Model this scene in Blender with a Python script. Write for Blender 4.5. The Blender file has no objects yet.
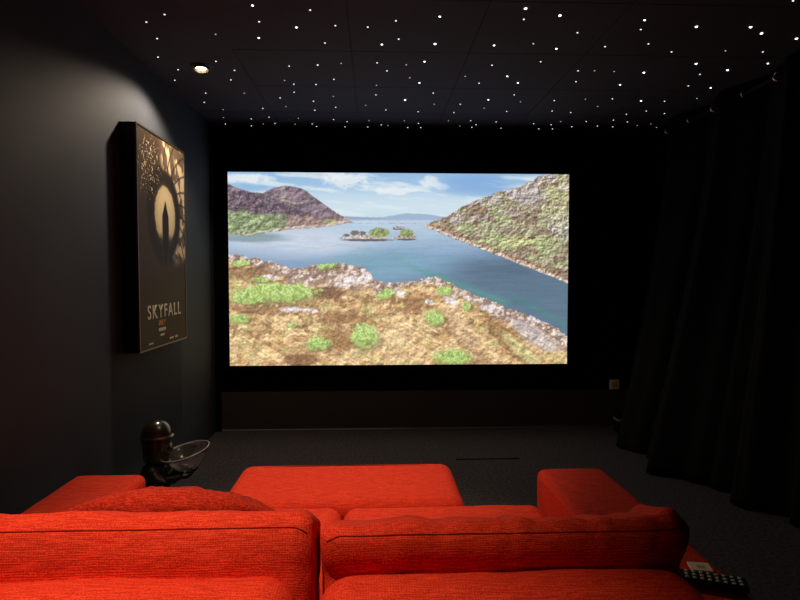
import bpy, bmesh, math, random
import numpy as np
from mathutils import Vector, Matrix, noise
PI = math.pi
random.seed(7)
col = bpy.context.scene.collection

# ------------------------------------------------------------------ helpers
def mesh_obj(name, verts, faces, mat=None, parent=None, smooth=False):
    me = bpy.data.meshes.new(name)
    me.from_pydata([tuple(v) for v in verts], [], faces)
    me.update()
    o = bpy.data.objects.new(name, me)
    col.objects.link(o)
    if mat: me.materials.append(mat)
    if parent: o.parent = parent
    if smooth:
        for p in me.polygons: p.use_smooth = True
    return o

def bm_obj(name, bm, mat=None, parent=None, smooth=False):
    me = bpy.data.meshes.new(name)
    bmesh.ops.recalc_face_normals(bm, faces=bm.faces[:])
    bm.to_mesh(me); bm.free()
    o = bpy.data.objects.new(name, me)
    col.objects.link(o)
    if mat: me.materials.append(mat)
    if parent: o.parent = parent
    if smooth:
        for p in me.polygons: p.use_smooth = True
    return o

def add_box(bm, x0, x1, y0, y1, z0, z1, bevel=0.0, seg=2):
    r = bmesh.ops.create_cube(bm, size=1.0)
    for v in r['verts']:
        v.co = Vector((x0 + (v.co.x + .5) * (x1 - x0), y0 + (v.co.y + .5) * (y1 - y0), z0 + (v.co.z + .5) * (z1 - z0)))
    if bevel > 0:
        vs = set(r['verts'])
        es = [e for e in bm.edges if e.verts[0] in vs and e.verts[1] in vs]
        bmesh.ops.bevel(bm, geom=es, offset=bevel, segments=seg, profile=.5, affect='EDGES')

def box(name, x0, x1, y0, y1, z0, z1, mat, parent=None, bevel=0.0, seg=2):
    bm = bmesh.new(); add_box(bm, x0, x1, y0, y1, z0, z1, bevel, seg)
    return bm_obj(name, bm, mat, parent, smooth=False)

def add_tube(bm, pts, radii, n=12, caps=True):
    pts = [Vector(p) for p in pts]
    if not hasattr(radii, '__len__'): radii = [radii] * len(pts)
    rings = []; up = None
    for i, p in enumerate(pts):
        d = (pts[min(i + 1, len(pts) - 1)] - pts[max(i - 1, 0)]).normalized()
        if up is None:
            up = Vector((0, 0, 1)) if abs(d.z) < .9 else Vector((1, 0, 0))
        a = d.cross(up).normalized(); b = a.cross(d).normalized(); up = b
        rings.append([bm.verts.new(p + (a * math.cos(2 * PI * k / n) + b * math.sin(2 * PI * k / n)) * radii[i]) for k in range(n)])
    for i in range(len(rings) - 1):
        for k in range(n):
            bm.faces.new((rings[i][k], rings[i][(k + 1) % n], rings[i + 1][(k + 1) % n], rings[i + 1][k]))
    if caps:
        bm.faces.new(rings[0]); bm.faces.new(rings[-1])

def add_lathe(bm, prof, c=(0, 0, 0), n=32, sx=1, sy=1, M=None):
    rings = []
    for (r, z) in prof:
        if r < 1e-6:
            p = Vector((0, 0, z)); p = (M @ p) if M else p
            rings.append([bm.verts.new(p + Vector(c))])
        else:
            ring = []
            for k in range(n):
                p = Vector((r * sx * math.cos(2 * PI * k / n), r * sy * math.sin(2 * PI * k / n), z))
                p = (M @ p) if M else p
                ring.append(bm.verts.new(p + Vector(c)))
            rings.append(ring)
    for a, b in zip(rings, rings[1:]):
        if len(a) == 1 and len(b) == 1: continue
        for k in range(n):
            k2 = (k + 1) % n
            if len(a) == 1: bm.faces.new((a[0], b[k], b[k2]))
            elif len(b) == 1: bm.faces.new((a[k], a[k2], b[0]))
            else: bm.faces.new((a[k], a[k2], b[k2], b[k]))
    if len(rings[0]) > 1 and len(rings[-1]) > 1 and M is None and False: pass

def add_ball(bm, c, r, sx=1, sy=1, sz=1, u=16, v=12):
    m = Matrix.Translation(Vector(c)) @ Matrix.Diagonal((r * sx, r * sy, r * sz, 1))
    bmesh.ops.create_uvsphere(bm, u_segments=u, v_segments=v, radius=1.0, matrix=m)

def soft_box(name, x0, x1, y0, y1, z0, z1, r, mat, parent=None, n=(40, 16, 16), puff=(0, 0, 0), amp=0.0, fr=6.0, seed=0, fold=None):
    """a rounded, slightly uneven upholstered block"""
    c = Vector(((x0 + x1) / 2, (y0 + y1) / 2, (z0 + z1) / 2)); h = Vector(((x1 - x0) / 2, (y1 - y0) / 2, (z1 - z0) / 2))
    if not hasattr(r, '__len__'): r = (r, r, r)
    idx = {}; verts = []; faces = []
    def tt(i, m, hh, rr):                                     # more rings inside the rounded border
        k = max(3, int(m * .28)); L = hh - rr
        if i <= k: return -hh + rr * (1 - math.cos(i / k * PI / 2)) if rr < hh else -hh + 2 * hh * i / m
        if i >= m - k: return hh - rr * (1 - math.cos((m - i) / k * PI / 2)) if rr < hh else -hh + 2 * hh * i / m
        return -L + 2 * L * (i - k) / (m - 2 * k)
    def vid(i, j, k):
        key = (i, j, k)
        if key in idx: return idx[key]
        q = Vector((tt(i, n[0], h.x, r[0]), tt(j, n[1], h.y, r[1]), tt(k, n[2], h.z, r[2])))
        inn = Vector([max(-(h[a] - r[a]), min(h[a] - r[a], q[a])) for a in range(3)])
        d = Vector([(q[a] - inn[a]) / r[a] for a in range(3)])
        if d.length > 1e-6: d = d.normalized()
        p = inn + Vector([d[a] * r[a] for a in range(3)])
        u = [p[a] / h[a] for a in range(3)]
        for a in range(3):
            b, e = (a + 1) % 3, (a + 2) % 3
            w = max(0, 1 - u[b] ** 2) ** .7 * max(0, 1 - u[e] ** 2) ** .7
            p[a] += puff[a] * w * u[a]
        if amp:
            s = p + c
            p += d * amp * (noise.noise(Vector((s.x * fr + seed * 7.3, s.y * fr, s.z * fr))) + .5 * noise.noise(Vector((s.x * fr * 2.7, s.y * fr * 2.7 + seed, s.z * fr * 2.7))))
        if fold: p = fold(p + c, d) - c
        idx[key] = len(verts); verts.append(p + c)
        return idx[key]
    N = n
    for i in range(N[0]):
        for j in range(N[1]):
            faces.append((vid(i, j, 0), vid(i, j + 1, 0), vid(i + 1, j + 1, 0), vid(i + 1, j, 0)))
            faces.append((vid(i, j, N[2]), vid(i + 1, j, N[2]), vid(i + 1, j + 1, N[2]), vid(i, j + 1, N[2])))
    for i in range(N[0]):
        for k in range(N[2]):
            faces.append((vid(i, 0, k), vid(i + 1, 0, k), vid(i + 1, 0, k + 1), vid(i, 0, k + 1)))
            faces.append((vid(i, N[1], k), vid(i, N[1], k + 1), vid(i + 1, N[1], k + 1), vid(i + 1, N[1], k)))
    for j in range(N[1]):
        for k in range(N[2]):
            faces.append((vid(0, j, k), vid(0, j, k + 1), vid(0, j + 1, k + 1), vid(0, j + 1, k)))
            faces.append((vid(N[0], j, k), vid(N[0], j + 1, k), vid(N[0], j + 1, k + 1), vid(N[0], j, k + 1)))
    o = mesh_obj(name, verts, faces, mat, parent, smooth=True)
    return o

def empty(name, loc):
    o = bpy.data.objects.new(name, None); col.objects.link(o); o.location = loc; o.empty_display_size = .1
    return o
def tag(o, label, cat, group=None, kind=None):
    o['label'] = label; o['category'] = cat
    if group: o['group'] = group
    if kind: o['kind'] = kind
    return o
def struct(o):
    o['kind'] = 'structure'; return o
def part(o, root):
    """parent a piece modelled in world coordinates to its thing"""
    o.parent = root; o.matrix_parent_inverse = Matrix.Translation(-Vector(root.location)); return o

# ------------------------------------------------------------------ materials
def new_mat(name, base=(.5, .5, .5), rough=.6, metal=0.0, spec=.5, coat=0.0, emit=None, es=0.0, trans=0.0, ior=1.45, sheen=0.0):
    m = bpy.data.materials.new(name); m.use_nodes = True
    b = m.node_tree.nodes['Principled BSDF']
    b.inputs['Base Color'].default_value = (*base, 1); b.inputs['Roughness'].default_value = rough
    b.inputs['Metallic'].default_value = metal; b.inputs['Specular IOR Level'].default_value = spec
    b.inputs['Coat Weight'].default_value = coat; b.inputs['IOR'].default_value = ior
    b.inputs['Transmission Weight'].default_value = trans; b.inputs['Sheen Weight'].default_value = sheen
    if emit: b.inputs['Emission Color'].default_value = (*emit, 1); b.inputs['Emission Strength'].default_value = es
    return m
def nd(m, t, **k):
    n = m.node_tree.nodes.new(t)
    for a, v in k.items():
        if a.startswith('i_'): n.inputs[a[2:].replace('_', ' ')].default_value = v
        else: setattr(n, a, v)
    return n
def ln(m, a, b): m.node_tree.links.new(a, b)
def mottled(name, c0, c1, scale, rough, bump=.0, bscale=80, spec=.3, dist=.002):
    m = new_mat(name, c0, rough, spec=spec); b = m.node_tree.nodes['Principled BSDF']
    tc = nd(m, 'ShaderNodeTexCoord'); ns = nd(m, 'ShaderNodeTexNoise', i_Scale=scale, i_Detail=5.0)
    ln(m, tc.outputs['Object'], ns.inputs['Vector'])
    rp = nd(m, 'ShaderNodeValToRGB'); rp.color_ramp.elements[0].color = (*c0, 1); rp.color_ramp.elements[1].color = (*c1, 1)
    rp.color_ramp.elements[0].position = .35; rp.color_ramp.elements[1].position = .65
    ln(m, ns.outputs['Fac'], rp.inputs['Fac']); ln(m, rp.outputs['Color'], b.inputs['Base Color'])
    if bump:
        n2 = nd(m, 'ShaderNodeTexNoise', i_Scale=float(bscale), i_Detail=3.0); ln(m, tc.outputs['Object'], n2.inputs['Vector'])
        bp = nd(m, 'ShaderNodeBump', i_Strength=bump, i_Distance=dist); ln(m, n2.outputs['Fac'], bp.inputs['Height']); ln(m, bp.outputs['Normal'], b.inputs['Normal'])
    return m

def weave_fabric(name, dark, light, pitch=.0023, bump=.7, rough=.9, spec=.15, fuzz=False):
    m = new_mat(name, light, rough, spec=spec, sheen=.0); b = m.node_tree.nodes['Principled BSDF']
    tc = nd(m, 'ShaderNodeTexCoord')
    wob = nd(m, 'ShaderNodeTexNoise', i_Scale=60.0, i_Detail=2.0); ln(m, tc.outputs['Object'], wob.inputs['Vector'])
    ws = nd(m, 'ShaderNodeVectorMath', operation='SCALE'); ws.inputs['Scale'].default_value = .0022; ln(m, wob.outputs['Color'], ws.inputs[0])
    va = nd(m, 'ShaderNodeVectorMath', operation='ADD'); ln(m, tc.outputs['Object'], va.inputs[0]); ln(m, ws.outputs[0], va.inputs[1])
    sp = nd(m, 'ShaderNodeSeparateXYZ'); ln(m, va.outputs[0], sp.inputs[0])
    def mth(op, a, c=None, v=None):
        q = nd(m, 'ShaderNodeMath', operation=op); ln(m, a, q.inputs[0])
        if c is not None: ln(m, c, q.inputs[1])
        if v is not None: q.inputs[1].default_value = v
        return q.outputs[0]
    k = PI / pitch
    yz = mth('ADD', sp.outputs['Y'], sp.outputs['Z'])
    sx = mth('SINE', mth('MULTIPLY', sp.outputs['X'], v=k)); sz = mth('SINE', mth('MULTIPLY', yz, v=k))
    pr_ = mth('ADD', mth('MULTIPLY', sx, v=.35), mth('MULTIPLY', sz, v=.65))
    fine = nd(m, 'ShaderNodeTexNoise', i_Scale=330.0, i_Detail=3.0); ln(m, tc.outputs['Object'], fine.inputs['Vector'])
    # slubby threads running along x
    mp = nd(m, 'ShaderNodeMapping'); mp.inputs['Scale'].default_value = (25, 380, 380); ln(m, tc.outputs['Object'], mp.inputs['Vector'])
    slub = nd(m, 'ShaderNodeTexNoise', i_Scale=1.0, i_Detail=2.0); ln(m, mp.outputs[0], slub.inputs['Vector'])
    hgt = mth('ADD', mth('MULTIPLY', pr_, v=.0 if fuzz else .17), mth('ADD', fine.outputs['Fac'], slub.outputs['Fac']))
    rp = nd(m, 'ShaderNodeValToRGB'); e = rp.color_ramp.elements
    e[0].position = .55; e[0].color = (*dark, 1); e[1].position = 1.45 / 2; e[1].color = (*light, 1)
    fac = mth('MULTIPLY', hgt, v=.62)
    ln(m, fac, rp.inputs['Fac']); ln(m, rp.outputs['Color'], b.inputs['Base Color'])
    bp = nd(m, 'ShaderNodeBump', i_Strength=bump, i_Distance=.0016); ln(m, hgt, bp.inputs['Height']); ln(m, bp.outputs['Normal'], b.inputs['Normal'])
    return m

M = {}
M['wall'] = mottled('blue_grey_matt_paint', (.055, .064, .082), (.063, .073, .092), 3.0, .75, .12, 220, .25)
M['wall_dark'] = mottled('black_matt_paint', (.010, .010, .011), (.013, .012, .013), 4.0, .85, .1, 200, .15)
M['lower'] = mottled('dark_brown_black_panel', (.040, .030, .028), (.046, .035, .033), 3.0, .7, .1, 200, .2)
M['velvet'] = new_mat('black_velvet', (.0025, .0025, .0028), 1.0, spec=.02)
M['ceiling'] = mottled('near_black_ceiling_tile', (.064, .064, .088), (.073, .073, .098), 2.0, .8, .15, 300, .2)
M['carpet'] = mottled('charcoal_carpet', (.056, .050, .057), (.110, .097, .107), 55.0, .95, .9, 420, .08, .006)
M['red'] = weave_fabric('coarse_red_upholstery', (.54, .028, .012), (.90, .068, .030), bump=.5)
M['red_fuzzy'] = weave_fabric('crushed_red_pile', (.42, .022, .010), (.78, .060, .028), bump=1.0, fuzz=True)
M['red_seam'] = new_mat('dark_red_seam', (.20, .008, .004), .9, spec=.1)
M['base_dark'] = new_mat('black_plinth', (.01, .01, .01), .6)
M['curtain'] = mottled('black_curtain_cloth', (.0065, .0070, .0082), (.0088, .0092, .0105), 30.0, .9, .2, 500, .15)
M['chrome'] = new_mat('chrome', (.9, .9, .9), .34, metal=1.0)
M['rod'] = new_mat('black_rod', (.012, .012, .013), .4, metal=.0)
M['frame_black'] = new_mat('satin_black_frame', (.006, .006, .006), .55, spec=.3)
M['gloss'] = new_mat('glossy_black_warm_reflection_tint', (.022, .016, .008), .33, spec=.6, coat=1.0)  # black gloss; warm base tint stands in for reflected lamplight
M['satin'] = new_mat('satin_black_robe', (.008, .008, .008), .5, spec=.4)
M['glass'] = new_mat('clear_glass', (.95, .9, .9), .06, trans=.985, ior=1.5)
M['socket'] = new_mat('tan_plastic', (.85, .58, .26), .45)
M['socket_dark'] = new_mat('brown_plastic', (.5, .34, .15), .5)
M['remote'] = new_mat('black_remote_plastic', (.012, .012, .012), .4)
M['button'] = new_mat('pale_rubber_button', (.62, .60, .56), .6)
M['card'] = new_mat('cream_card', (.90, .78, .55), .8)
M['card_face'] = new_mat('tan_print', (.55, .42, .24), .8)
M['trim_metal'] = new_mat('brushed_metal_trim', (.55, .52, .50), .45, metal=1.0)
M['star'] = new_mat('fibre_light', (1, 1, 1), .5, emit=(.92, .96, 1.0), es=4.0)
M['star_mid'] = new_mat('fibre_light_mid', (1, 1, 1), .5, emit=(.92, .96, 1.0), es=1.5)
M['star_dim'] = new_mat('fibre_light_dim', (1, 1, 1), .5, emit=(.90, .94, 1.0), es=.7)
M['bulb'] = new_mat('warm_lamp', (1, 1, 1), .5, emit=(1.0, .70, .38), es=9.0)
M['reflector'] = new_mat('lamp_reflector', (.85, .78, .65), .25, metal=1.0)
M['lamp_trim'] = new_mat('black_lamp_trim', (.02, .02, .02), .5)
M['grey_plastic'] = new_mat('grey_plastic', (.25, .25, .25), .5)
M['art'] = None

# ------------------------------------------------------------------ painted pictures (what the screen shows, what the poster shows)
def vnoise(x, y, seed):
    xi = np.floor(x).astype(np.int64); yi = np.floor(y).astype(np.int64); fx = x - xi; fy = y - yi
    fx = fx * fx * (3 - 2 * fx); fy = fy * fy * (3 - 2 * fy)
    def h(a, b):
        n = (a * 374761393 + b * 668265263 + seed * 974634777) & 0xffffffff
        n = ((n ^ (n >> 13)) * 1274126177) & 0xffffffff
        return ((n ^ (n >> 16)) & 0xffff) / 65535.0
    return (h(xi, yi) * (1 - fx) + h(xi + 1, yi) * fx) * (1 - fy) + (h(xi, yi + 1) * (1 - fx) + h(xi + 1, yi + 1) * fx) * fy
def fbm(x, y, seed, o=4, g=.55):
    s = 0; a = 1; t = 0
    for i in range(o):
        s = s + a * vnoise(x * 2 ** i, y * 2 ** i, seed + i * 17); t += a; a *= g
    return s / t
def ss(a, b, x):
    t = np.clip((x - a) / (b - a), 0, 1); return t * t * (3 - 2 * t)
def C3(*c): return np.array(c, float) / 255.0
def mix(img, c, m): return img * (1 - m[..., None]) + (c if np.ndim(c) == 3 else np.array(c)[None, None, :]) * m[..., None]
def ell(X, Y, cx, cy, rx, ry, rough=0.0, n=None, soft=.25):
    d = np.sqrt(((X - cx) / rx) ** 2 + ((Y - cy) / ry) ** 2)
    if n is not None: d = d + (n - .5) * rough
    return 1 - ss(1 - soft, 1 + soft, d)

def paint_landscape(W, H):
    X, Y = np.meshgrid(228 + (np.arange(W) + .5) / W * 341, 172.5 + (np.arange(H) + .5) / H * 191)
    n1 = fbm(X / 9, Y / 9, 1); n2 = fbm(X / 3.2, Y / 3.2, 5, 3); n3 = fbm(X / 1.4, Y / 1.4, 9, 2)
    nl = fbm(X / 25, Y / 25, 21, 3)
    # sky
    t = ss(172, 216, Y)[..., None]
    img = C3(140, 182, 222) * (1 - t) + C3(192, 220, 232) * t
    cl = fbm(X / 42 + Y / 30, Y / 5.5 - X / 60, 33, 5)
    img = mix(img, C3(214, 230, 236), ss(.46, .72, cl) * .85)
    img = mix(img, C3(226, 236, 240), ss(182, 200, Y) * (1 - ss(206, 216, Y)) * .35)
    cu = fbm(X / 7, Y / 4, 41, 4)
    for (cx, cy, rx, ry) in ((345, 180, 17, 6), (428, 181, 11, 5), (333, 176, 10, 4), (440, 186, 8, 3), (240, 179, 26, 4), (395, 190, 22, 3)):
        img = mix(img, C3(232, 238, 242), ell(X, Y, cx, cy, rx, ry, 1.6, cu, .4) * .8)
    img = mix(img, C3(112, 160, 215), ell(X, Y, 480, 184, 36, 11, .6, cl, .6) * .7)
    img = mix(img, C3(122, 172, 216), ell(X, Y, 250, 188, 22, 4, 1., cl, .6) * .6)
    # far mountains
    y0 = np.interp(X[0], [330, 380, 392, 405, 418, 430, 445, 470], [216, 216, 214, 212, 212.6, 213.5, 216, 217])[None, :]
    img = mix(img, C3(150, 176, 204), ss(y0 - .5, y0 + .5, Y + (n2 - .5)) * (1 - ss(222, 224, Y)))
    y0 = np.interp(X[0], [330, 345, 365, 395], [214.5, 215.2, 216.5, 219])[None, :]
    img = mix(img, C3(138, 160, 182), ss(y0 - .5, y0 + .5, Y) * (1 - ss(395, 400, X)) * .8)
    # water
    wv = fbm(X / 26, Y / 2.6, 51, 4)
    wt = ss(219, 262, Y)[..., None]
    water = C3(178, 202, 222) * (1 - wt) + C3(120, 152, 186) * wt
    water = mix(water, C3(206, 216, 232), ell(X, Y, 295, 242, 75, 14, .8, wv, .6) * .8)
    water = mix(water, C3(138, 162, 192), ell(X, Y, 262, 252, 42, 7, .6, wv, .6) * .3)
    dk = ss(0, 42, (Y - 238) * .9 + (X - 470) * .32)
    water = mix(water, C3(78, 104, 126), dk * .9)
    water = mix(water, C3(112, 162, 178), ell(X, Y, 385, 262, 58, 14, 1.2, wv, .5) * .55)
    water = mix(water, C3(78, 146, 140), (1 - ss(0, 7, np.abs(Y - (262 + (X - 400) * .37)) + (wv - .5) * 9)) * ss(385, 430, X) * (1 - ss(500, 520, X)) * .7)
    water = mix(water, C3(62, 132, 122), (1 - ss(0, 6, np.abs(Y - (325 - (569 - X) * .55)) + (wv - .5) * 6)) * ss(500, 530, X) * .5)
    water = mix(water, C3(92, 122, 128), ell(X, Y, 252, 237, 36, 4, .6, wv, .5) * .6)
    water = mix(water, C3(64, 84, 108), ell(X, Y, 500, 268, 40, 9, 1.0, wv, .7) * .35)
    water = water * (1 + (wv[..., None] - .5) * .16 + (n3[..., None] - .5) * .05)
    sh = ss(218.0, 219.6, Y + (n2 - .5) * .8)
    img = mix(img, water, sh)
    def relief(s, seed, k):
        a = fbm(X / s, Y / (s * .8), seed, 4, .6); b = fbm((X + s * .22) / s, (Y + s * .22) / (s * .8), seed, 4, .6)
        return np.clip((b - a) * k, -1, 1)
    # left mountain at the back
    yt = np.interp(X[0], [228, 237, 250, 262, 270, 276, 283, 296, 304, 312, 322, 332, 340, 348, 352], [184, 188, 192, 193, 189, 187, 185.5, 187, 190, 196, 203, 210, 215, 219.5, 222])[None, :]
    yb = np.interp(X[0], [228, 250, 262, 290, 320, 345, 352], [234, 235, 232, 228, 226, 222, 222])[None, :]
    m = ss(-.6, .6, Y - yt + (n3 - .5) * 1.2) * (1 - ss(-.8, .8, Y - yb + (n2 - .5) * 2))
    r = relief(5, 61, 4.5)
    hill = C3(128, 112, 122) * np.ones_like(img)
    hill = mix(hill, C3(92, 80, 92), ss(.45, .65, n1) * .6)
    hill = mix(hill, C3(168, 164, 140), (1 - ss(0, 3.2, np.abs(X - 283 + (Y - 190) * .1 + (n2 - .5) * 9))) * (1 - ss(196, 202, Y)) * .6)
    hill = mix(hill, C3(176, 168, 130), (1 - ss(0, 1.6, np.abs(Y - (198.5 + (X - 280) * .32)))) * ss(276, 282, X) * (1 - ss(294, 300, X)) * .7)
    fr_ = np.interp(X[0], [228, 240, 262, 276, 290, 305, 325, 350], [191, 191, 193, 199, 206, 212, 218, 222])[None, :]
    front = ss(-.6, .6, Y - fr_ + (n3 - .5) * 2)
    hill = mix(hill, mix(C3(100, 84, 94) * np.ones_like(img), C3(74, 60, 76), ss(.4, .6, n2) * .8), front)
    hill = mix(hill, C3(150, 138, 138), front * ss(.60, .72, n3) * .6)
    low = ss(-1, 4, Y - np.interp(X[0], [228, 262, 290, 350], [207, 214, 213, 216])[None, :] + (n1 - .5) * 8)
    hill = mix(hill, C3(158, 130, 120), low * .8)
    hill = mix(hill, C3(110, 132, 88), low * ss(0, 1, (288 - X) / 10 + (n2 - .5) * 2) * .9)
    hill = mix(hill, C3(162, 176, 132), low * ss(0, 1, (286 - X) / 10) * ss(.5, .62, n2) * .85)
    hill = mix(hill, C3(156, 172, 112), ell(X, Y, 328, 221, 9, 2.5, .6, n2) * .6)
    hill = mix(hill, C3(212, 196, 178), (1 - ss(.4, 1.6, np.abs(Y - yb + 1.5 + (n2 - .5) * 2))) * .6)
    hill = hill * (1 + r[..., None] * .34)
    img = mix(img, hill, m)
    # islands
    for (cx, cy, rx, ry, c, dome) in ((366, 236.5, 24, 2.8, C3(186, 174, 164), (377, 231.5, 10, 5.0)), (405, 236, 9, 2.4, C3(170, 150, 138), (405, 232, 7, 4.0)), (396, 226.5, 6, 1.6, C3(168, 156, 150), None)):
        isl = ell(X, Y, cx, cy, rx, ry, .9, n2, .2)
        img = mix(img, C3(80, 72, 78), ell(X, Y, cx, cy + ry * .75, rx * 1.02, ry * .5, .5, n2, .3) * .9)
        img = mix(img, (c * np.ones_like(img)) * (1 + (n3[..., None] - .5) * 1.0), isl * (1 - ss(cy + .6, cy + 1.8, Y)))
        if dome:
            dm = ell(X, Y, *dome, .4, n2, .15) * (1 - ss(dome[1] + 3.4, dome[1] + 4.6, Y))
            img = mix(img, mix(C3(142, 160, 96) * np.ones_like(img), C3(92, 88, 70), ss(.5, .7, n2) * .6) * (1 + relief(3, 71, 3)[..., None] * .35), dm)
    for (cx, cy, rx, ry) in ((353, 231.5, 4, 2.4), (361, 232, 3, 2), (345, 234, 3, 1.4)):
        img = mix(img, C3(98, 92, 86), ell(X, Y, cx, cy, rx, ry, .8, n3, .2) * .9)
    # right hillside
    yt = np.interp(X[0], [421, 425, 434, 445, 452, 462, 475, 489, 493, 505, 520, 530, 538, 570], [225.5, 223.5, 218, 215, 211, 204.5, 198.5, 194.5, 191.5, 188.5, 185.5, 179, 174.5, 170])[None, :]
    yb = np.interp(X[0], [421, 430, 440, 460, 480, 500, 520, 540, 569], [225, 228, 232, 240, 247.5, 255, 263, 270.5, 282])[None, :]
    m = ss(-.6, .6, Y - yt + (n3 - .5) * 2.2) * (1 - ss(-.6, .6, Y - yb + (n3 - .5) * 1.6))
    hill = C3(150, 144, 112) * np.ones_like(img)
    g = fbm((X + Y) / 16, (Y - X * .5) / 8, 83, 4)
    hill = mix(hill, C3(126, 102, 84), ss(.44, .56, g) * .85)
    hill = mix(hill, C3(156, 168, 112), ss(.52, .64, fbm((X) / 14, (Y - X * .3) / 6, 87, 4)) * ss(0, 26, Y - yt) * .85)
    rock = fbm((X - Y) / 9, (Y + X * .6) / 5, 91, 4)
    upper = 1 - ss(4, 34, Y - yt)
    hill = mix(hill, C3(176, 164, 162), ss(.46, .6, rock) * np.clip(.25 + upper, 0, 1) * .9)
    hill = mix(hill, C3(182, 182, 180), ell(X, Y, 562, 222, 14, 15, 1.0, n2, .4) * ss(.4, .6, n3) * .9)
    hill = mix(hill, C3(172, 160, 158), ell(X, Y, 528, 195, 13, 9, .8, rock, .4) * .8)
    hill = mix(hill, C3(186, 180, 130), ell(X, Y, 560, 200, 12, 22, 1.0, g, .5) * .45)
    hill = mix(hill, C3(186, 192, 122), ell(X, Y, 520, 240, 28, 6, 1.0, g, .5) * .6)
    hill = mix(hill, C3(96, 62, 40), ell(X, Y, 532, 236, 4, 1.5, .4, n2) * .8)
    hill = mix(hill, C3(150, 110, 84), (ss(0, 3, Y - yb + 9 + (n1 - .5) * 8)) * .6)
    hill = mix(hill, C3(206, 190, 176), (ss(0, 1.5, Y - yb + 4.2 + (n2 - .5) * 5)) * .85)
    hill = mix(hill, C3(120, 100, 96), (ss(0, 1.0, Y - yb + 1.0 + (n2 - .5) * 2)) * .6)
    hill = hill * (1 + relief(4.2, 95, 5)[..., None] * .42 + (n3[..., None] - .5) * .3)
    img = mix(img, hill, m)
    # foreground headland
    yt = np.interp(X[0], [228, 245, 262, 278, 288, 300, 312, 320, 335, 352, 362, 367, 371, 376, 392, 405, 420, 430, 436, 446, 456, 470, 490, 510, 534, 550, 560, 570],
                         [252, 254.5, 259, 262, 267, 266, 263, 262, 262, 263.5, 266, 270, 275, 280, 281, 280, 277, 275.5, 276.5, 280, 284.5, 291, 300, 308, 316, 323, 329, 336])[None, :]
    m = ss(-.7, .7, Y - yt + (n2 - .5) * 5.0 + (n3 - .5) * 1.5)
    g = fbm((X + Y * 1.2) / 18, (Y - X * .55) / 6, 103, 5)
    land = C3(202, 170, 122) * np.ones_like(img)
    land = mix(land, C3(222, 192, 142), ss(.5, .7, g) * .6)
    land = mix(land, C3(166, 128, 84), ss(.42, .6, fbm(X / 12, (Y - X * .2) / 6, 107, 5)) * .75)
    land = mix(land, C3(128, 98, 64), ss(.55, .66, fbm(X / 7, Y / 5, 111, 4)) * (1 - ss(325, 352, Y)) * .8)
    land = mix(land, C3(176, 170, 108), ss(.52, .66, fbm((X + Y) / 15, (Y - X * .4) / 6, 141, 4)) * .55)
    # mauve rocks by the water
    dshore = Y - yt
    lim = np.interp(X[0], [228, 270, 300, 350, 372, 400, 430, 470, 500, 569], [7, 12, 22, 26, 16, 5, 5, 10, 16, 20])[None, :]
    rk = (1 - ss(lim * .6, lim * 1.3, dshore + (n1 - .5) * 10))
    rr = fbm((X + Y) / 4, (Y - X * .6) / 4, 117, 4)
    rockc = mix(C3(128, 104, 94) * np.ones_like(img), C3(198, 184, 178), ss(.46, .6, rr))
    land = mix(land, rockc, rk * .9)
    land = mix(land, C3(98, 66, 50), ell(X, Y, 325, 291, 18, 5.5, .8, n2, .3) * .85)
    land = mix(land, C3(104, 74, 50), ell(X, Y, 250, 271, 24, 8, 1.4, n2, .5) * .7)
    land = mix(land, C3(112, 78, 50), ell(X, Y, 262, 308, 36, 5, 1.4, n2, .5) * .7)
    land = mix(land, C3(128, 92, 58), ell(X, Y, 335, 338, 17, 14, 1.0, n1, .4) * .8)
    land = mix(land, C3(120, 84, 54), ell(X, Y, 298, 358, 19, 6, .6, n1, .2) * .9)
    land = mix(land, C3(124, 88, 56), ell(X, Y, 340, 316, 26, 7, 1.4, n2, .5) * .7)
    land = mix(land, C3(122, 84, 54), ell(X, Y, 412, 303, 14, 10, 1.4, n2, .4) * .7)
    u = (X - 432) - (Y - 305) * .72
    land = mix(land, C3(116, 80, 52), ell(u, Y, 8, 340, 11, 28, .8, n2, .4) * .8)
    u = (X - 478) - (Y - 318) * .9
    land = mix(land, C3(128, 94, 58), ell(u, Y, 12, 342, 12, 26, .9, n2, .35) * .85)
    land = mix(land, C3(206, 176, 134), ell(X - (Y - 330) * .6, Y, 462, 330, 11, 28, .7, g, .4) * .7)
    land = mix(land, C3(214, 182, 136), ell(X, Y, 395, 338, 20, 20, .9, g, .5) * .6)
    land = mix(land, C3(178, 168, 168), ell(X - (Y - 335) * 1.2, Y, 535, 336, 13, 17, .6, rr, .25) * .85)
    land = mix(land, C3(186, 180, 122), ell(X - (Y - 350) * 1.0, Y, 522, 350, 9, 18, .8, n2, .4) * .8)
    land = mix(land, C3(196, 172, 112), ell(X, Y, 560, 358, 14, 8, .8, g, .3) * .7)
    for (cx, cy, rx, ry) in ((448, 294, 8, 5), (451, 301, 6, 4), (468, 297, 5, 3), (246, 301, 6, 2), (290, 308, 12, 3), (308, 309, 8, 2.5), (562, 293, 0.1, 0.1), (536, 318, 8, 4), (490, 307, 10, 4), (428, 301, 4, 3), (268, 276, 10, 3), (398, 292, 6, 4), (365, 275, 5, 6), (352, 279, 10, 5), (340, 283, 8, 3)):
        rb = ell(X - (Y - cy) * .5, Y, cx, cy, rx, ry, .5, n2, .2)
        land = mix(land, C3(204, 192, 190) * np.ones_like(img) * (1 + (n3[..., None] - .5) * .5), rb * (1 - ss(cy, cy + ry, Y) * .6))
    land = land * (1 + relief(6, 121, 4.0)[..., None] * .26 + relief(2.2, 125, 2.2)[..., None] * .20)
    st = fbm((X * .75 + Y) / 26, (Y - X * .62) / 1.7, 131, 3)
    land = land * (1 + (st[..., None] - .5) * .42 * ss(300, 325, Y)[..., None])
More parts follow.
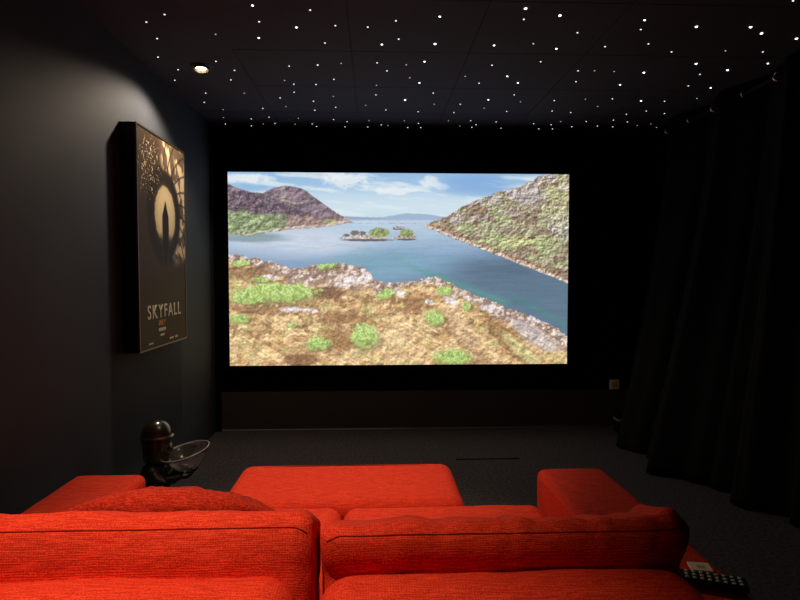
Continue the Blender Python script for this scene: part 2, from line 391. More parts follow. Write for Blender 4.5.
    for (cx, cy, rx, ry) in ((272, 291, 42, 9.5), (246, 297, 16, 5), (362, 334, 13, 12), (316, 342, 12, 6.5), (325, 262.5, 10, 5.5), (433, 316, 8.5, 8), (452, 356, 18, 8), (384, 292, 8, 5), (443, 289, 7, 5), (238, 262, 9, 3), (238, 316, 10, 4), (258, 278, 8, 3), (466, 304, 4, 5), (290, 323, 5, 2.4)):
        b_ = ell(X, Y, cx, cy, rx, ry, 1.0, n2, .22)
        gc = mix(C3(140, 168, 84) * np.ones_like(img), C3(182, 210, 128), ss(.42, .62, n3) * (1 - ss(cy - ry * .2, cy + ry, Y) * .6))
        gc = mix(gc, C3(96, 126, 62), ss(.55, .66, n2) * .6)
        land = mix(land, C3(92, 78, 48), ell(X, Y, cx + 3, cy + ry * .45, rx * 1.08, ry * .9, .8, n2, .3) * .6)
        land = mix(land, gc, b_)
    land = land * 1.09 + np.array((.02, .012, .008))
    img = mix(img, land, m)
    img = img * .90 + np.array((.105, .10, .10))
    return np.clip(img, 0, 1)

def paint_poster(W, H):
    # abstract stand-in: a pale disc with a dark slender spindle, pale bands sweeping past it, bright flecks
    X, Y = np.meshgrid((np.arange(W) + .5) / W * .74, (np.arange(H) + .5) / H * 1.135)
    img = np.ones((H, W, 3)) * C3(72, 58, 46)
    n = fbm(X * 30, Y * 30, 3); n2 = fbm(X * 90, Y * 90, 8)
    cx, cy = .40, .415
    dx, dy = X - cx, Y - cy; r = np.sqrt(dx * dx + dy * dy); an = np.arctan2(dy, dx)
    img = mix(img, C3(50, 40, 33), ss(.17, .20, r) * (1 - ss(.26, .30, r)))
    # sweeping bands on the upper right, curling down the right side
    bands = ss(.47, .62, fbm(an * 5 + r * 9, r * 13 - an * 1.2, 12, 3))
    zone = ss(.235, .27, r) * ss(-1.9, -1.6, an) * (1 - ss(.95, 1.25, an)) * (1 - ss(.62, .72, Y)) * (1 - ss(.40, .62, r) * .3)
    img = mix(img, C3(240, 215, 175), zone * (.25 + .75 * bands))
    for k in range(9):
        a0 = -1.7 + k * .27
        img = mix(img, C3(30, 24, 20), (1 - ss(.0, .012, np.abs((an - a0 - (r - .25) * 1.2) * r))) * zone * .7)
    # flecks upper left
    fl = ss(.66, .70, n2) * ell(X, Y, .17, .17, .15, .16, .8, n, .3)
    img = mix(img, C3(235, 218, 185), fl)
    img = mix(img, C3(150, 125, 95), (1 - ss(0, .004, np.abs(r - .37))) * ss(-3.1, -2.9, an) * (1 - ss(-1.9, -1.7, an)) * .8)
    # pale disc with a darker lower edge and a slim dark upright shape
    disc = (1 - ss(.155, .172, r + (n - .5) * .02)) * (1 - ss(.09, .15, dy))
    img = mix(img, C3(252, 232, 182), disc)
    img = mix(img, C3(205, 180, 135), disc * ss(.10, .17, r) * .5)
    w = np.interp(Y[:, 0], [.33, .37, .42, .50, .60, .68], [0.0, .020, .050, .052, .042, .006])[:, None]
    sp = (1 - ss(w - .006, w + .006, np.abs(dx + .0))) * (Y > .33) * (Y < .68)
    img = mix(img, C3(38, 32, 28), sp)
    rays = ss(.55, .7, fbm(X * 60, Y * 8, 19, 3)) * ell(X, Y, cx + .04, .64, .17, .09, .5, n, .5)
    img = mix(img, C3(96, 80, 66), rays * .5 * (1 - sp))
    return np.clip(img, 0, 1)

def picture_plane(name, img, place, mat, parent):
    H, W, _ = img.shape
    V = []; 
    for j in range(H + 1):
        for i in range(W + 1): V.append(place(i / W, j / H))
    j, i = np.meshgrid(np.arange(H), np.arange(W), indexing='ij')
    a = (j * (W + 1) + i).ravel(); F = np.stack([a, a + W + 1, a + W + 2, a + 1], 1)
    me = bpy.data.meshes.new(name)
    me.from_pydata(V, [], F.tolist()); me.update()
    at = me.color_attributes.new('picture', 'FLOAT_COLOR', 'CORNER')
    lin = np.where(img <= .04045, img / 12.92, ((img + .055) / 1.055) ** 2.4)
    c = np.ones((H * W, 4, 4), np.float32); c[:, :, :3] = lin.reshape(-1, 1, 3)
    at.data.foreach_set('color', c.ravel())
    me.materials.append(mat)
    o = bpy.data.objects.new(name, me); col.objects.link(o); o.parent = parent
    return o

m = new_mat('screen_image', (.02, .02, .02), .9); M['screen'] = m
a = nd(m, 'ShaderNodeAttribute', attribute_name='picture'); b = m.node_tree.nodes['Principled BSDF']
ln(m, a.outputs['Color'], b.inputs['Emission Color']); b.inputs['Emission Strength'].default_value = 1.0; b.inputs['Specular IOR Level'].default_value = 0.0
m = new_mat('poster_print', (.02, .02, .02), .6, spec=.15); M['art'] = m
a = nd(m, 'ShaderNodeAttribute', attribute_name='picture'); ln(m, a.outputs['Color'], m.node_tree.nodes['Principled BSDF'].inputs['Base Color'])

# ------------------------------------------------------------------ room
XL, XR, YB, YR, ZC = -1.25, 2.36, 4.66, -1.6, 2.375
struct(box('floor', XL - .1, XR + .1, YR - .1, YB + .1, -.1, 0, M['carpet']))
struct(box('wall_left', XL - .1, XL, YR - .1, YB + .1, 0, ZC + .12, M['wall']))
struct(box('wall_right', XR, XR + .1, YR - .1, YB + .1, 0, ZC + .12, M['wall_dark']))
struct(box('wall_back', XL, XR, YB, YB + .1, 0, ZC + .12, M['wall_dark']))
struct(box('wall_front', XL, XR, YR - .1, YR, 0, ZC + .12, M['wall_dark']))
# suspended ceiling: tiles with narrow open joints over a black deck
bm = bmesh.new()
add_box(bm, XL, XR, YR, YB, ZC + .004, ZC + .12)
xs = [XL, -.722, -.118, .485, 1.09, 1.69, XR]
ys = [YB, 4.225, 3.655, 3.08, 2.50, 1.93, 1.35, .75, .15, -.45, -1.05, YR]
g = .0022
for i in range(len(xs) - 1):
    for j in range(len(ys) - 1):
        if i == 0 and j > 0 or i == 1 and j > 2: continue
        add_box(bm, xs[i] + g, xs[i + 1] - g, ys[j + 1] + g, ys[j] - g, ZC, ZC + .006)
add_box(bm, xs[0], xs[1] - g, ys[3] - g, ys[1] - g, ZC, ZC + .006)
add_box(bm, xs[0], xs[2] - g, YR, ys[3] - g, ZC, ZC + .006)
struct(bm_obj('ceiling', bm, M['ceiling']))
# black velvet surround and the lower panel of the screen wall
struct(box('trim_1', XL + .0, XR, YB - .02, YB, .325, ZC, M['velvet']))
struct(box('trim_2', XL + .045, XR, YB - .012, YB, 0.0, .325, M['lower']))
struct(box('baseboard_back', XL + .045, XR, YB - .020, YB - .010, 0.002, .014, M['trim_metal'], bevel=.002))
struct(box('trim_3', XL, XL + .045, YB - .02, YB, 0, .325, M['velvet']))

# ------------------------------------------------------------------ projection screen
sx0, sx1, sz0, sz1 = -1.122, 1.518, .528, 2.016
root = tag(empty('projection_screen', (.2, 4.60, .47)), 'wide projection screen in a black frame, showing a rocky coast with blue water', 'screen')
fw = .055
bm = bmesh.new()
for (a0, a1, c0, c1) in ((sx0 - fw, sx0, sz0 - fw, sz1 + fw), (sx1, sx1 + fw, sz0 - fw, sz1 + fw), (sx0, sx1, sz0 - fw, sz0), (sx0, sx1, sz1, sz1 + fw)):
    add_box(bm, a0, a1, 4.575, 4.61, c0, c1, .004)
part(bm_obj('frame', bm, M['velvet']), root)
pic = paint_landscape(660, 370)
part(picture_plane('screen_surface', pic, lambda u, v: (sx0 + u * (sx1 - sx0), 4.59, sz1 - v * (sz1 - sz0)), M['screen'], None), root)

# ------------------------------------------------------------------ wall poster
px0, px1 = XL, XL + .082
py0, py1, pz0, pz1 = 2.968, 3.700, .840, 1.980
root = tag(empty('poster_box', (XL + .04, 3.33, pz0)), 'tall dark film poster in a deep black frame hanging on the left wall', 'poster')
part(box('frame', px0, px1 - .004, py0, py1, pz0, pz1, M['frame_black'], bevel=.003), root)
art = paint_poster(150, 230)
part(picture_plane('poster_sheet', art, lambda u, v: (px1, py0 + .008 + u * (py1 - py0 - .016), pz1 - .008 - v * (pz1 - pz0 - .016)), M['art'], None), root)
bm = bmesh.new()
for (a0, a1, c0, c1) in ((py0, py0 + .008, pz0, pz1), (py1 - .008, py1, pz0, pz1), (py0 + .008, py1 - .008, pz0, pz0 + .008), (py0 + .008, py1 - .008, pz1 - .008, pz1)):
    add_box(bm, px1 - .006, px1 + .003, a0, a1, c0, c1)
M['rim'] = new_mat('bronze_rim', (.10, .075, .05), .4, metal=.6)
part(bm_obj('rim', bm, M['rim']), root)
def lettering(name, text, y0, y1, z0, z1, mat, shear=0.0, off=0.0):
    cu = bpy.data.curves.new(name, 'FONT'); cu.body = text; cu.size = 1; cu.space_character = 1.25; cu.shear = shear; cu.offset = off; cu.extrude = .004
    t = bpy.data.objects.new(name, cu); col.objects.link(t)
    bpy.context.view_layer.update()
    me = bpy.data.meshes.new_from_object(t.evaluated_get(bpy.context.evaluated_depsgraph_get()))
    bpy.data.objects.remove(t)
    xs_ = [v.co.x for v in me.vertices]; ys_ = [v.co.y for v in me.vertices]
    a0, a1, b0, b1 = min(xs_), max(xs_), min(ys_), max(ys_)
    for v in me.vertices:
        v.co = Vector((px1 + .001 + v.co.z * .2, y0 + (v.co.x - a0) / (a1 - a0) * (y1 - y0), z0 + (v.co.y - b0) / (b1 - b0) * (z1 - z0)))
    me.materials.clear(); me.materials.append(mat)
    o = bpy.data.objects.new(name, me); col.objects.link(o)
    return part(o, root)
M['ink_pale'] = new_mat('pale_ink', (.85, .78, .62), .5)
M['ink_orange'] = new_mat('orange_ink', (.75, .28, .06), .5)
M['ink_faint'] = new_mat('grey_ink', (.36, .31, .25), .5)
t = lettering('title_lettering', 'SKYFALL', 3.078, 3.595, .998, 1.072, M['ink_pale'], off=.009)
t['label'] = 'pale title lettering reading SKYFALL'
t = lettering('emblem', '007', 3.235, 3.335, .955, .985, M['ink_orange'], shear=.3, off=.01)
t['label'] = 'small orange emblem under the title'
for (a0, a1, c0, c1) in ((3.232, 3.345, .925, .943), (3.255, 3.325, .898, .910), (3.09, 3.15, .866, .876), (3.40, 3.46, .866, .876), (3.49, 3.54, .866, .876)):
    k = a0; bm = bmesh.new()
    while k < a1 - .006:
        w = random.uniform(.006, .012); add_box(bm, px1 + .0003, px1 + .0012, k, min(k + w, a1), c0, c1); k += w + .003
    part(bm_obj('small_print', bm, M['ink_pale']), root)

# ------------------------------------------------------------------ star ceiling
tx = math.atan(25 / 590)
fwd = Vector((math.sin(tx) * math.cos(tx), math.cos(tx) * math.cos(tx), -math.sin(tx))); rgt = Vector((math.cos(tx), -math.sin(tx), 0)); upv = rgt.cross(fwd)
CAM = Vector((0, 0, 1.23))
A = ((282,48),(221,73),(257,128),(260,190),(327,232),(316,267),(452,114,0),(453,204),(515,234),(503,266),(419,310),(414,341),(548,310,0),(477,365,0),(478,391,0),(485,413),(575,18,2),(767,33),(597,72),(721,91,2),(596,126,2),(697,220),(792,217),(682,268,0),(713,280),(714,307),(667,326),(686,355,0),(787,281),(778,337),(783,367),(609,361),(571,396),(630,390),(650,411),(611,413,0),(578,427),(728,394,0),(717,414,0),(774,413,0),(789,422,0))
B = ((34,33),(118,85),(83,143),(226,90),(320,69),(466,55,2),(329,130),(273,148,2),(450,146,3),(59,216),(137,211,0),(257,209),(290,236),(354,216,0),(415,205,2),(113,264),(53,281),(366,259,0),(398,276,2),(255,284,0),(253,316),(111,321,0),(45,337),(119,357),(49,367),(219,351,0),(286,366),(350,333,3),(444,310),(447,347,0),(394,372),(112,398),(157,405),(151,427),(226,423),(230,402,0),(271,416),(293,418,0),(348,402,0),(395,411),(402,427),(358,430),(41,413),(56,422),(752,28,3),(746,64),(647,151,2),(778,146,0),(640,217),(551,254,0),(691,254,2),(597,277),(726,276,2),(714,316),(735,339,0),(628,332,2),(614,360,0),(534,347),(513,375),(689,371),(569,402),(587,415),(573,424),(654,406),(670,427),(495,402,0),(533,420,0),(779,412),(795,430))
Cc = ((114,44,3),(164,93),(38,124,0),(104,139,2),(59,176),(243,133),(356,57,2),(345,84),(367,125),(433,148),(504,76,3),(659,77,3),(690,95,3),(790,110,3),(780,2),(587,145,0),(694,148),(503,182,3),(514,212),(593,200,3),(708,181,2),(545,251,2),(481,245),(506,281,0),(354,207,3),(286,242,2),(269,204,0),(213,202,0),(166,202),(160,233),(98,287),(187,283,0),(222,304,0),(264,282),(346,288,2),(413,289),(361,317),(413,324),(92,317),(145,321),(304,326),(267,343),(307,348),(335,358,0),(374,354,0),(89,356),(93,368),(116,347,0),(148,362),(189,347),(221,360),(265,362),(390,364,0),(52,368,0))
stars = [(80 + s[0] * .3, s[1] * .3, s[2] if len(s) > 2 else 1) for s in A] + [(300 + s[0] * .3, s[1] * .3, s[2] if len(s) > 2 else 1) for s in B] + [(520 + s[0] * .35, s[1] * .35, s[2] if len(s) > 2 else 1) for s in Cc]
CL = {0: ('faint tiny fibre optic star light in the black ceiling', 'faint star lights', .0036, 'star_dim'),
      1: ('small white fibre optic star light in the black ceiling', 'small white star lights', .0042, 'star_mid'),
      2: ('bright white fibre optic star light in the black ceiling', 'bright star lights', .0052, 'star'),
      3: ('largest and brightest fibre optic star light in the black ceiling', 'largest star lights', .0064, 'star')}
protos = {}
for (sx_, sy_, k) in stars:
    d = rgt * ((sx_ - 400) / 590) + upv * ((300 - sy_) / 590) + fwd
    p = CAM + d * ((ZC - CAM.z) / d.z)
    if p.y > YB - .035: p.y = YB - .035
    if k not in protos:
        bm = bmesh.new(); r0 = CL[k][2]
        add_lathe(bm, [(r0, .002), (r0, -.0005), (r0 * .86, -r0 * .35), (r0 * .5, -r0 * .62), (0, -r0 * .72)], n=12)
        o = bm_obj('star_light', bm, M[CL[k][3]], smooth=True); protos[k] = o
    else:
        o = protos[k].copy(); col.objects.link(o)
    o.location = (p.x, p.y, ZC); tag(o, CL[k][0], 'star light', CL[k][1])

# ------------------------------------------------------------------ downlight by the left wall
def downlight(x, y, label, energy, size, blend, color, aim, tilt_bulb=True):
    root = tag(empty('recessed_downlight', (x, y, ZC)), label, 'ceiling light', None)
    bm = bmesh.new(); add_lathe(bm, [(.040, .001), (.040, -.003), (.044, -.006), (.054, -.005), (.057, 0), (.057, .001)], (x, y, ZC), 36)
    part(bm_obj('trim_ring', bm, M['lamp_trim'], smooth=True), root)
    ax = Vector(aim).normalized(); q = Vector((0, 0, -1)).rotation_difference(ax).to_matrix().to_4x4()
    bm = bmesh.new(); add_lathe(bm, [(.038, -.026), (.034, -.008), (.026, .000)], (x, y, ZC + .004), 32, M=q)
    part(bm_obj('reflector', bm, M['reflector'], smooth=True), root)
    bm = bmesh.new(); add_lathe(bm, [(0, -.020), (.016, -.0185), (.024, -.013), (.026, -.008)], (x, y, ZC + .002), 24, M=q)
    part(bm_obj('bulb', bm, M['bulb'], smooth=True), root)
    L = bpy.data.lights.new('lamp_beam', 'SPOT'); L.energy = energy; L.spot_size = size; L.spot_blend = blend; L.color = color; L.shadow_soft_size = .025
    lo = bpy.data.objects.new('lamp_beam', L); col.objects.link(lo)
    lo.location = (x, y, ZC - .045); lo.rotation_euler = Vector((0, 0, -1)).rotation_difference(ax).to_euler()
    part(lo, root)
    return root
WARM = (1.0, .72, .45)
downlight(-.950, 3.33, 'small round recessed ceiling spotlight glowing warm above the wall poster', 38, math.radians(146), .45, (1.0, .79, .58), (.02, -.12, -1))
downlight(-.62, .46, 'warm recessed ceiling spotlight over the back of the red sofa', 138, math.radians(72), 1.0, WARM, (.04, .15, -1))
downlight(-.16, 2.02, 'warm recessed ceiling spotlight over the red footstool', 105, math.radians(62), 1.0, WARM, (-.02, .13, -1))

# ------------------------------------------------------------------ curtain, rod
root = tag(empty('curtain', (2.0, 3.0, 0)), 'full length black eyelet curtain hanging along the right wall', 'curtain')
RX, RZ = 2.19, 2.305
def curt(y, t):                                                # t 0 at the top, 1 at the floor
    ph = 2 * PI * (y - 3.157) / .60
    u = max(0, min(1, (y - 2.9) / .7)); v = max(0, min(1, (y - 4.0) / .6)); base = RX - (.18 + .22 * u * u * (3 - 2 * u) - .16 * v) * t ** 1.4
    aa = .058 + .012 * t
    x = base + aa * math.sin(ph + .9 * t * math.sin(y * 2.1)) + .035 * t * math.sin(ph * 2.3 + 1.2 + t) + .022 * t * math.sin(ph * 4.1 + 2 * t)
    yy = y + .03 * math.sin(ph * 2) * (1 - .5 * t)
    return Vector((min(x, XR - .03), min(yy, YB - .06), RZ + .055 - t * (RZ + .055 - .012)))
V = []; F = []; ny, nt = 440, 40
for j in range(nt + 1):
    for i in range(ny + 1):
        V.append(curt(.7 + (YB - .08 - .7) * i / ny, j / nt))
for j in range(nt):
    for i in range(ny):
        a0 = j * (ny + 1) + i; F.append((a0, a0 + 1, a0 + ny + 2, a0 + ny + 1))
o = part(mesh_obj('curtain_cloth', V, F, M['curtain'], smooth=True), root)
sd = o.modifiers.new('thickness', 'SOLIDIFY'); sd.thickness = .003
k = 0
for i in range(-8, 5):
    y = 3.157 + .30 * i
    if y > YB - .1 or y < .8: continue
    bm = bmesh.new()
    n_, m_ = 24, 8; R0, r1 = .024, .005
    q = Matrix.Rotation(math.radians(8), 4, 'Z')
    rings = []; sg = -1 if i % 2 else 1
    for u in range(n_):
        an = 2 * PI * u / n_; ring = []
        for v in range(m_):
            bn = 2 * PI * v / m_
            ring.append(bm.verts.new(Vector((RX + (R0 + r1 * math.cos(bn)) * math.cos(an), y + r1 * math.sin(bn) * 1.2 - sg * .35 * (R0 + r1 * math.cos(bn)) * math.cos(an), RZ + (R0 + r1 * math.cos(bn)) * math.sin(an)))))
        rings.append(ring)
    for u in range(n_):
        for v in range(m_):
            bm.faces.new((rings[u][v], rings[(u + 1) % n_][v], rings[(u + 1) % n_][(v + 1) % m_], rings[u][(v + 1) % m_]))
    part(bm_obj('eyelet', bm, M['chrome'], smooth=True), root)
root = tag(empty('curtain_rod', (RX, 2.6, RZ)), 'dark round curtain rod running just below the ceiling on the right', 'curtain rod')
bm = bmesh.new(); add_tube(bm, [(RX, .5, RZ), (RX, YB - .06, RZ)], .012, 16); part(bm_obj('rod', bm, M['rod'], smooth=True), root)
for y in (.6, 2.55, 4.5):
    bm = bmesh.new(); add_tube(bm, [(RX, y, RZ + .008), (RX, y, ZC)], .006, 10); add_box(bm, RX - .02, RX + .02, y - .02, y + .02, ZC - .004, ZC)
    part(bm_obj('bracket', bm, M['rod']), root)

# ------------------------------------------------------------------ socket, small box, strip on floor
root = tag(empty('wall_socket', (1.92, YB - .05, .35)), 'small square tan wall socket low on the black wall beside the screen', 'socket')
part(box('cover_plate', 1.882, 1.960, YB - .030, YB - .020, .311, .389, M['socket'], bevel=.003), root)
part(box('outlet', 1.898, 1.944, YB - .0325, YB - .0290, .327, .373, M['socket_dark'], bevel=.001), root)
root = tag(empty('plug_box', (1.865, 4.50, 0)), 'small dark box with a grey top edge on the floor beside the curtain foot', 'box')
part(box('housing', 1.880, 1.925, 4.46, 4.54, 0.0, .165, M['frame_black'], bevel=.004), root)
part(box('cap', 1.878, 1.924, 4.455, 4.545, .092, .112, M['grey_plastic'], bevel=.003), root)
tag(box('floor_strip', .535, .965, 3.862, 3.876, 0.0, .006, M['frame_black'], bevel=.002), 'thin black strip lying on the carpet in front of the screen', 'cable cover')

# ------------------------------------------------------------------ sofa
AZ = .524
sofa = tag(empty('sofa', (-.11, 1.5, 0)), 'wide red fabric sofa with loose back cushions seen from behind', 'sofa')
part(box('base', -1.02, .80, 1.00, 2.03, .05, .20, M['base_dark'], bevel=.01), sofa)
for (x, y) in ((-.98, 1.02), (.76, 1.02), (-.98, 1.98), (.76, 1.98)):
    bm = bmesh.new(); add_tube(bm, [(x, y, 0), (x, y, .07)], [.02, .026], 16); part(bm_obj('foot', bm, M['base_dark']), sofa)
for (x0, x1, s) in ((-1.062, -.812, 1), (.588, .836, 2)):
    part(soft_box('armrest', x0, x1, 1.0 - .14, 2.115, .09, AZ, .028, M['red'], n=(18, 60, 22), puff=(.006, .006, .008), amp=.004, fr=3, seed=s), sofa)
for (x0, x1, s) in ((-.815, -.137, 3), (-.104, .588, 4)):
    part(soft_box('backrest', x0, x1 - (.006 if s == 4 else 0), .925, 1.078, .09, .694, .062, M['red'], n=(60, 20, 26), puff=(.0, .012, .004), amp=.004, fr=5, seed=s), sofa)
for (x0, x1, s) in ((-.810, -.116, 5), (-.112, .586, 6)):
    part(soft_box('seat_cushion', x0, x1, 1.07, 2.055, .18, .425, (.05, .06, .05), M['red'], n=(40, 40, 18), puff=(0, .0, .010), amp=.004, fr=4, seed=s), sofa)
def folds(cx, sd, zt):
    def f(p, d):
        # vertical puckers gathered under the top seam
        q = p.copy()
        for (fx, w, a) in sd:
            k = math.exp(-((p.x - fx - (p.z - zt) * .15) / w) ** 2) * math.exp(-max(0, zt - p.z) / .05)
            q += d * a * k
        return q
    return f
def back_cushion(x0, x1, seed, fl, zt, tilt, under, bump=0):
    y0, y1, z0 = 1.050, 1.215, .43
    def f(p, d):
        q = folds(0, fl, zt)(p, d)
        rear = 1 if p.y < 1.12 else 0
        h = max(0, min(1, (zt - p.z) / .10))
        q.y += rear * (tilt * (1 - h) + under * h * h)
        q.y -= rear * .010 * math.sin(h * PI)
        drop = .37 * max(0, p.y - 1.072)                       # the top falls away towards the seat
        w = max(0, min(1, (p.z - .60) / .12))
        q.z -= drop * w
        q.z += w * (.0045 * noise.noise(Vector((p.x * 6 + seed, 1, 1))) + .003 * noise.noise(Vector((p.x * 21 + seed, 2, 1))))
        q.z += w * bump * math.exp(-((p.x - x1 + .045) / .030) ** 2)
        return q
    o = part(soft_box('back_cushion', x0, x1, y0, y1, z0, zt, (.045, .030, .026), M['red'], n=(110, 26, 48), puff=(.0, .006, .0), amp=.004, fr=9, seed=seed, fold=f), sofa)
    me = o.data
    from mathutils.bvhtree import BVHTree
    bv = BVHTree.FromPolygons([v.co for v in me.vertices], [tuple(p.vertices) for p in me.polygons])
    pts = []; n = 90
    for i in range(n + 1):
        x = x0 + .014 + (x1 - x0 - .028) * i / n
        e = min(x - x0, x1 - x)
        top = bv.ray_cast(Vector((x, y0 + .022, 1.2)), Vector((0, 0, -1)))
        z = .35 * (top[0].z if top[0] else zt) + .65 * (zt - .006) - .011 - max(0, (.040 - e)) ** 1.5 * 2.2
        hit = bv.ray_cast(Vector((x, .9, z)), Vector((0, 1, 0)))
        if hit[0]: pts.append(hit[0] + Vector((0, -.0002, 0)))
    bm = bmesh.new(); add_tube(bm, pts, .0014, 6)
    s = bm_obj('seam', bm, M['red_seam'], smooth=True); s.parent = o
    return o
back_cushion(-.808, -.112, 11, ((-.16, .02, -.003), (-.55, .05, .003)), .790, .024, .004)
back_cushion(-.102, .590, 12, ((.245, .010, -.006), (.27, .014, .004), (.40, .010, -.005), (.425, .02, .004), (.528, .010, -.008), (.556, .014, .006), (.12, .02, -.004), (-.02, .02, -.003), (.05, .03, .003)), .775, .0, .026, .012)

# ottoman in front
ot = tag(empty('footstool', (-.12, 2.28, 0)), 'wide low red fabric footstool pushed against the front of the sofa', 'footstool')
part(soft_box('cushion', -.570, .330, 2.065, 2.535, .14, .418, (.055, .05, .05), M['red'], n=(50, 30, 20), puff=(.0, .0, .006), amp=.0, fr=4, seed=21), ot)
bm = bmesh.new(); add_tube(bm, [(-.53, 2.48, .4165), (-.42, 2.479, .4200), (-.3, 2.478, .4222), (-.12, 2.478, .4235), (.06, 2.478, .4222), (.18, 2.479, .4200), (.29, 2.48, .4165)], .0016, 6); part(bm_obj('seam', bm, M['red_seam']), ot)
part(box('base', -.50, .27, 2.12, 2.49, .04, .16, M['base_dark'], bevel=.01), ot)
for (x, y) in ((-.45, 2.16), (.22, 2.16), (-.45, 2.44), (.22, 2.44)):
    bm = bmesh.new(); add_tube(bm, [(x, y, 0), (x, y, .06)], .02, 14); part(bm_obj('foot', bm, M['base_dark']), ot)

# fluffy scatter cushion
def pillow(name, c, w, h, th, rot, mat, seed):
    n = 70; V = []; F = []
    R_ = Matrix.Translation(c) @ rot
    for s in (1, -1):
        for j in range(n + 1):
            for i in range(n + 1):
                u, v = -1 + 2 * i / n, -1 + 2 * j / n
                e = (1 - u * u) ** .55 * (1 - v * v) ** .55
                x = u * w / 2 * (1 - .12 * v * v); y = v * h / 2 * (1 - .36 * u * u)
                z = s * th / 2 * e
                p = Vector((x, y, z))
                z += s * min(1, e * 3) * (.007 * noise.noise(p * 22 + Vector((seed, 0, 0))) + .0045 * noise.noise(p * 60 + Vector((seed, 5, 0))) + .0025 * noise.noise(p * 140))
                V.append(R_ @ Vector((x, y, z)))
    N = (n + 1) ** 2
    for s in (0, 1):
        for j in range(n):
            for i in range(n):
                a0 = s * N + j * (n + 1) + i; q = (a0, a0 + 1, a0 + n + 2, a0 + n + 1)
                F.append(q if s == 0 else q[::-1])
    o = mesh_obj(name, V, F, mat, smooth=True)
    bm = bmesh.new(); bm.from_mesh(o.data); bmesh.ops.remove_doubles(bm, verts=bm.verts[:], dist=.0004); bm.to_mesh(o.data); bm.free()
    return o
o = pillow('scatter_cushion', Vector((-.46, 1.41, .590)), .54, .44, .15, Matrix.Rotation(math.radians(-50), 4, 'X') @ Matrix.Rotation(math.radians(3), 4, 'Z'), M['red_fuzzy'], 3)
tag(o, 'crumpled dark red plush cushion lying on the left sofa seat', 'cushion')

# ------------------------------------------------------------------ remote and card on the right arm
TZ = AZ + .012
root = empty('remote_control', (.705, 1.275, TZ)); tag(root, 'black remote control with pale buttons lying on the right sofa arm', 'remote control')
L_, W_ = .145, .050
part_list = []
bm = bmesh.new(); add_box(bm, -W_ / 2, W_ / 2, -L_ / 2, L_ / 2, 0, .017, .006, 3); b_ = bm_obj('body', bm, M['remote'], root)
for r_ in range(8):
    for c_ in range(3):
        bm = bmesh.new(); add_box(bm, -.0185 + c_ * .0145, -.0105 + c_ * .0145, -.062 + r_ * .0155, -.062 + r_ * .0155 + .0075, .0165, .0190, .002, 2)
        bm_obj('button', bm, M['button'], root)
root.location = (.752, 1.265, TZ); root.rotation_euler = (0, 0, math.radians(68))
root = empty('notepad', (.765, 1.385, TZ)); tag(root, 'small cream square card lying beside the remote control on the sofa arm', 'card')
bm = bmesh.new(); add_box(bm, -.024, .024, -.021, .021, 0, .005, .001, 1); bm_obj('card_stack', bm, M['card'], root)
bm = bmesh.new(); add_box(bm, -.008, .012, -.010, .006, .0048, .0053); bm_obj('print_mark', bm, M['card_face'], root)
root.location = (.768, 1.338, TZ); root.rotation_euler = (0, 0, math.radians(-12))

# ------------------------------------------------------------------ helmeted figurine with the glass bowl
FX, FY = -1.035, 2.80
fig = tag(empty('figurine', (FX, FY, 0)), 'dark helmeted figurine standing by the left wall with arms held out under the glass bowl', 'figurine')
bm = bmesh.new()
# long coat
add_lathe(bm, [(0, .004), (.072, .004), (.075, .03), (.068, .12), (.060, .20), (.062, .26), (.066, .300), (.060, .328), (.036, .345), (.028, .37), (0, .372)], (FX, FY, 0), 28, sx=1.0, sy=1.15)
for s in (-1, 1):
    add_tube(bm, [(FX + .005, FY + s * .060, .318), (FX + .030, FY + s * .074, .285), (FX + .060, FY + s * .070, .272), (FX + .105, FY + s * .052, .282), (FX + .125, FY + s * .045, .288)], [.028, .026, .023, .018, .013], 14)
    add_ball(bm, (FX + .002, FY + s * .062, .318), .030)
    hx, hy, hz = FX + .142, FY + s * .040, .289
    add_ball(bm, (hx, hy, hz), .017, 1.25, 1.0, .62)
    for q, (dy, L2) in enumerate(((-.014, .85), (-.005, 1.0), (.005, .95), (.014, .78))):
        add_tube(bm, [(hx + .004, hy + dy, hz - .001), (hx + .022 * L2, hy + dy * 1.15, hz + .001), (hx + .036 * L2, hy + dy * 1.2, hz + .012), (hx + .042 * L2, hy + dy * 1.2, hz + .024 * L2)], [.0062, .0058, .0052, .0042], 8)
    add_tube(bm, [(hx - .010, hy - s * .006, hz + .002), (hx - .004, hy - s * .020, hz + .012), (hx + .004, hy - s * .026, hz + .024)], [.0065, .006, .0048], 8)
body = part(bm_obj('body', bm, M['satin'], smooth=True), fig)
rm = body.modifiers.new('skin', 'REMESH'); rm.mode = 'VOXEL'; rm.voxel_size = .0022; rm.use_smooth_shade = True
sm = body.modifiers.new('soften', 'SMOOTH'); sm.iterations = 2
bm = bmesh.new()
add_lathe(bm, [(.052, .350), (.058, .358), (.060, .40), (.063, .44), (.066, .468), (.064, .49), (.056, .515), (.040, .535), (.020, .545), (0, .548)], (FX + .004, FY, 0), 40, sx=1.06, sy=1.0)
add_lathe(bm, [(.0, .352), (.052, .350)], (FX + .004, FY, 0), 40, sx=1.06)
part(bm_obj('helmet', bm, M['gloss'], smooth=True), fig)
bm = bmesh.new()                                              # brim running round the helmet
add_lathe(bm, [(.062, .478), (.070, .474), (.073, .468), (.070, .463), (.062, .462)], (FX + .006, FY, 0), 40, sx=1.06)
part(bm_obj('brim', bm, M['gloss'], smooth=True), fig)
bm = bmesh.new()
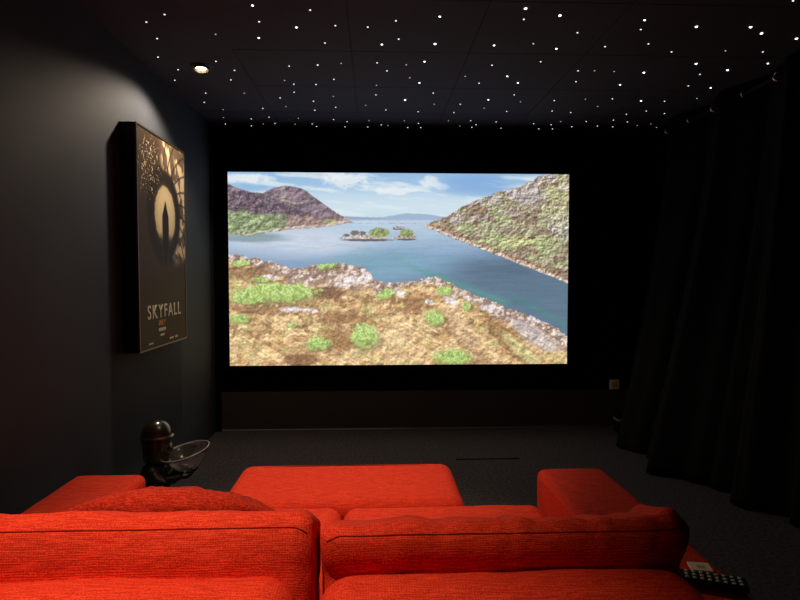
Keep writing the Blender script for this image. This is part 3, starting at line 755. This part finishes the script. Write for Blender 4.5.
add_ball(bm, (FX + .050, FY, .410), .040, .72, 1.1, 1.0, 24, 16)
part(bm_obj('face_guard', bm, M['gloss'], smooth=True), fig)
bm = bmesh.new(); add_box(bm, FX + .060, FX + .066, FY - .022, FY + .022, .285, .300, .002)
part(bm_obj('belt_plate', bm, M['gloss']), fig)

bm = bmesh.new()
q = Matrix.Rotation(math.radians(-13), 4, 'Y') @ Matrix.Rotation(math.radians(6), 4, 'X')
prof = [(0, .000), (.030, .001), (.050, .010), (.075, .034), (.096, .066), (.104, .082), (.110, .086), (.112, .083), (.108, .079), (.101, .064), (.080, .032), (.056, .008), (.034, -.004), (0, -.005)]
prof = [(r, z) for (r, z) in prof]
add_lathe(bm, prof[::-1], (0, 0, 0), 56, M=q)
o = bm_obj('glass_bowl', bm, M['glass'], smooth=True)
M['rim_glass'] = new_mat('thick_glass_rim', (.9, .88, .86), .15, trans=.6, ior=1.5, coat=1.0)
bm = bmesh.new(); add_tube(bm, [q @ Vector((.111 * math.cos(2 * PI * k / 48), .111 * math.sin(2 * PI * k / 48), .0855)) for k in range(49)], .0028, 8, caps=False)
bm_obj('rim', bm, M['rim_glass'], o, smooth=True)
o.location = (FX + .158, FY, .318); tag(o, 'clear glass bowl resting on the hands of the helmeted figurine', 'bowl')

# ------------------------------------------------------------------ world and camera
w = bpy.data.worlds.new('world'); bpy.context.scene.world = w; w.use_nodes = True
w.node_tree.nodes['Background'].inputs[0].default_value = (0, 0, 0, 1); w.node_tree.nodes['Background'].inputs[1].default_value = 0
cd = bpy.data.cameras.new('camera'); cam = bpy.data.objects.new('camera', cd); col.objects.link(cam)
cd.sensor_width = 36; cd.lens = 590 / 800 * 36; cd.clip_start = .01
cam.location = CAM
cam.matrix_world = Matrix.Translation(CAM) @ Matrix((rgt, upv, -fwd)).transposed().to_4x4()
sc = bpy.context.scene; sc.camera = cam
sc.view_settings.view_transform = 'Standard'; sc.view_settings.look = 'None'; sc.view_settings.gamma = 1; sc.view_settings.use_curve_mapping = False
sc.view_settings.exposure = 0.0
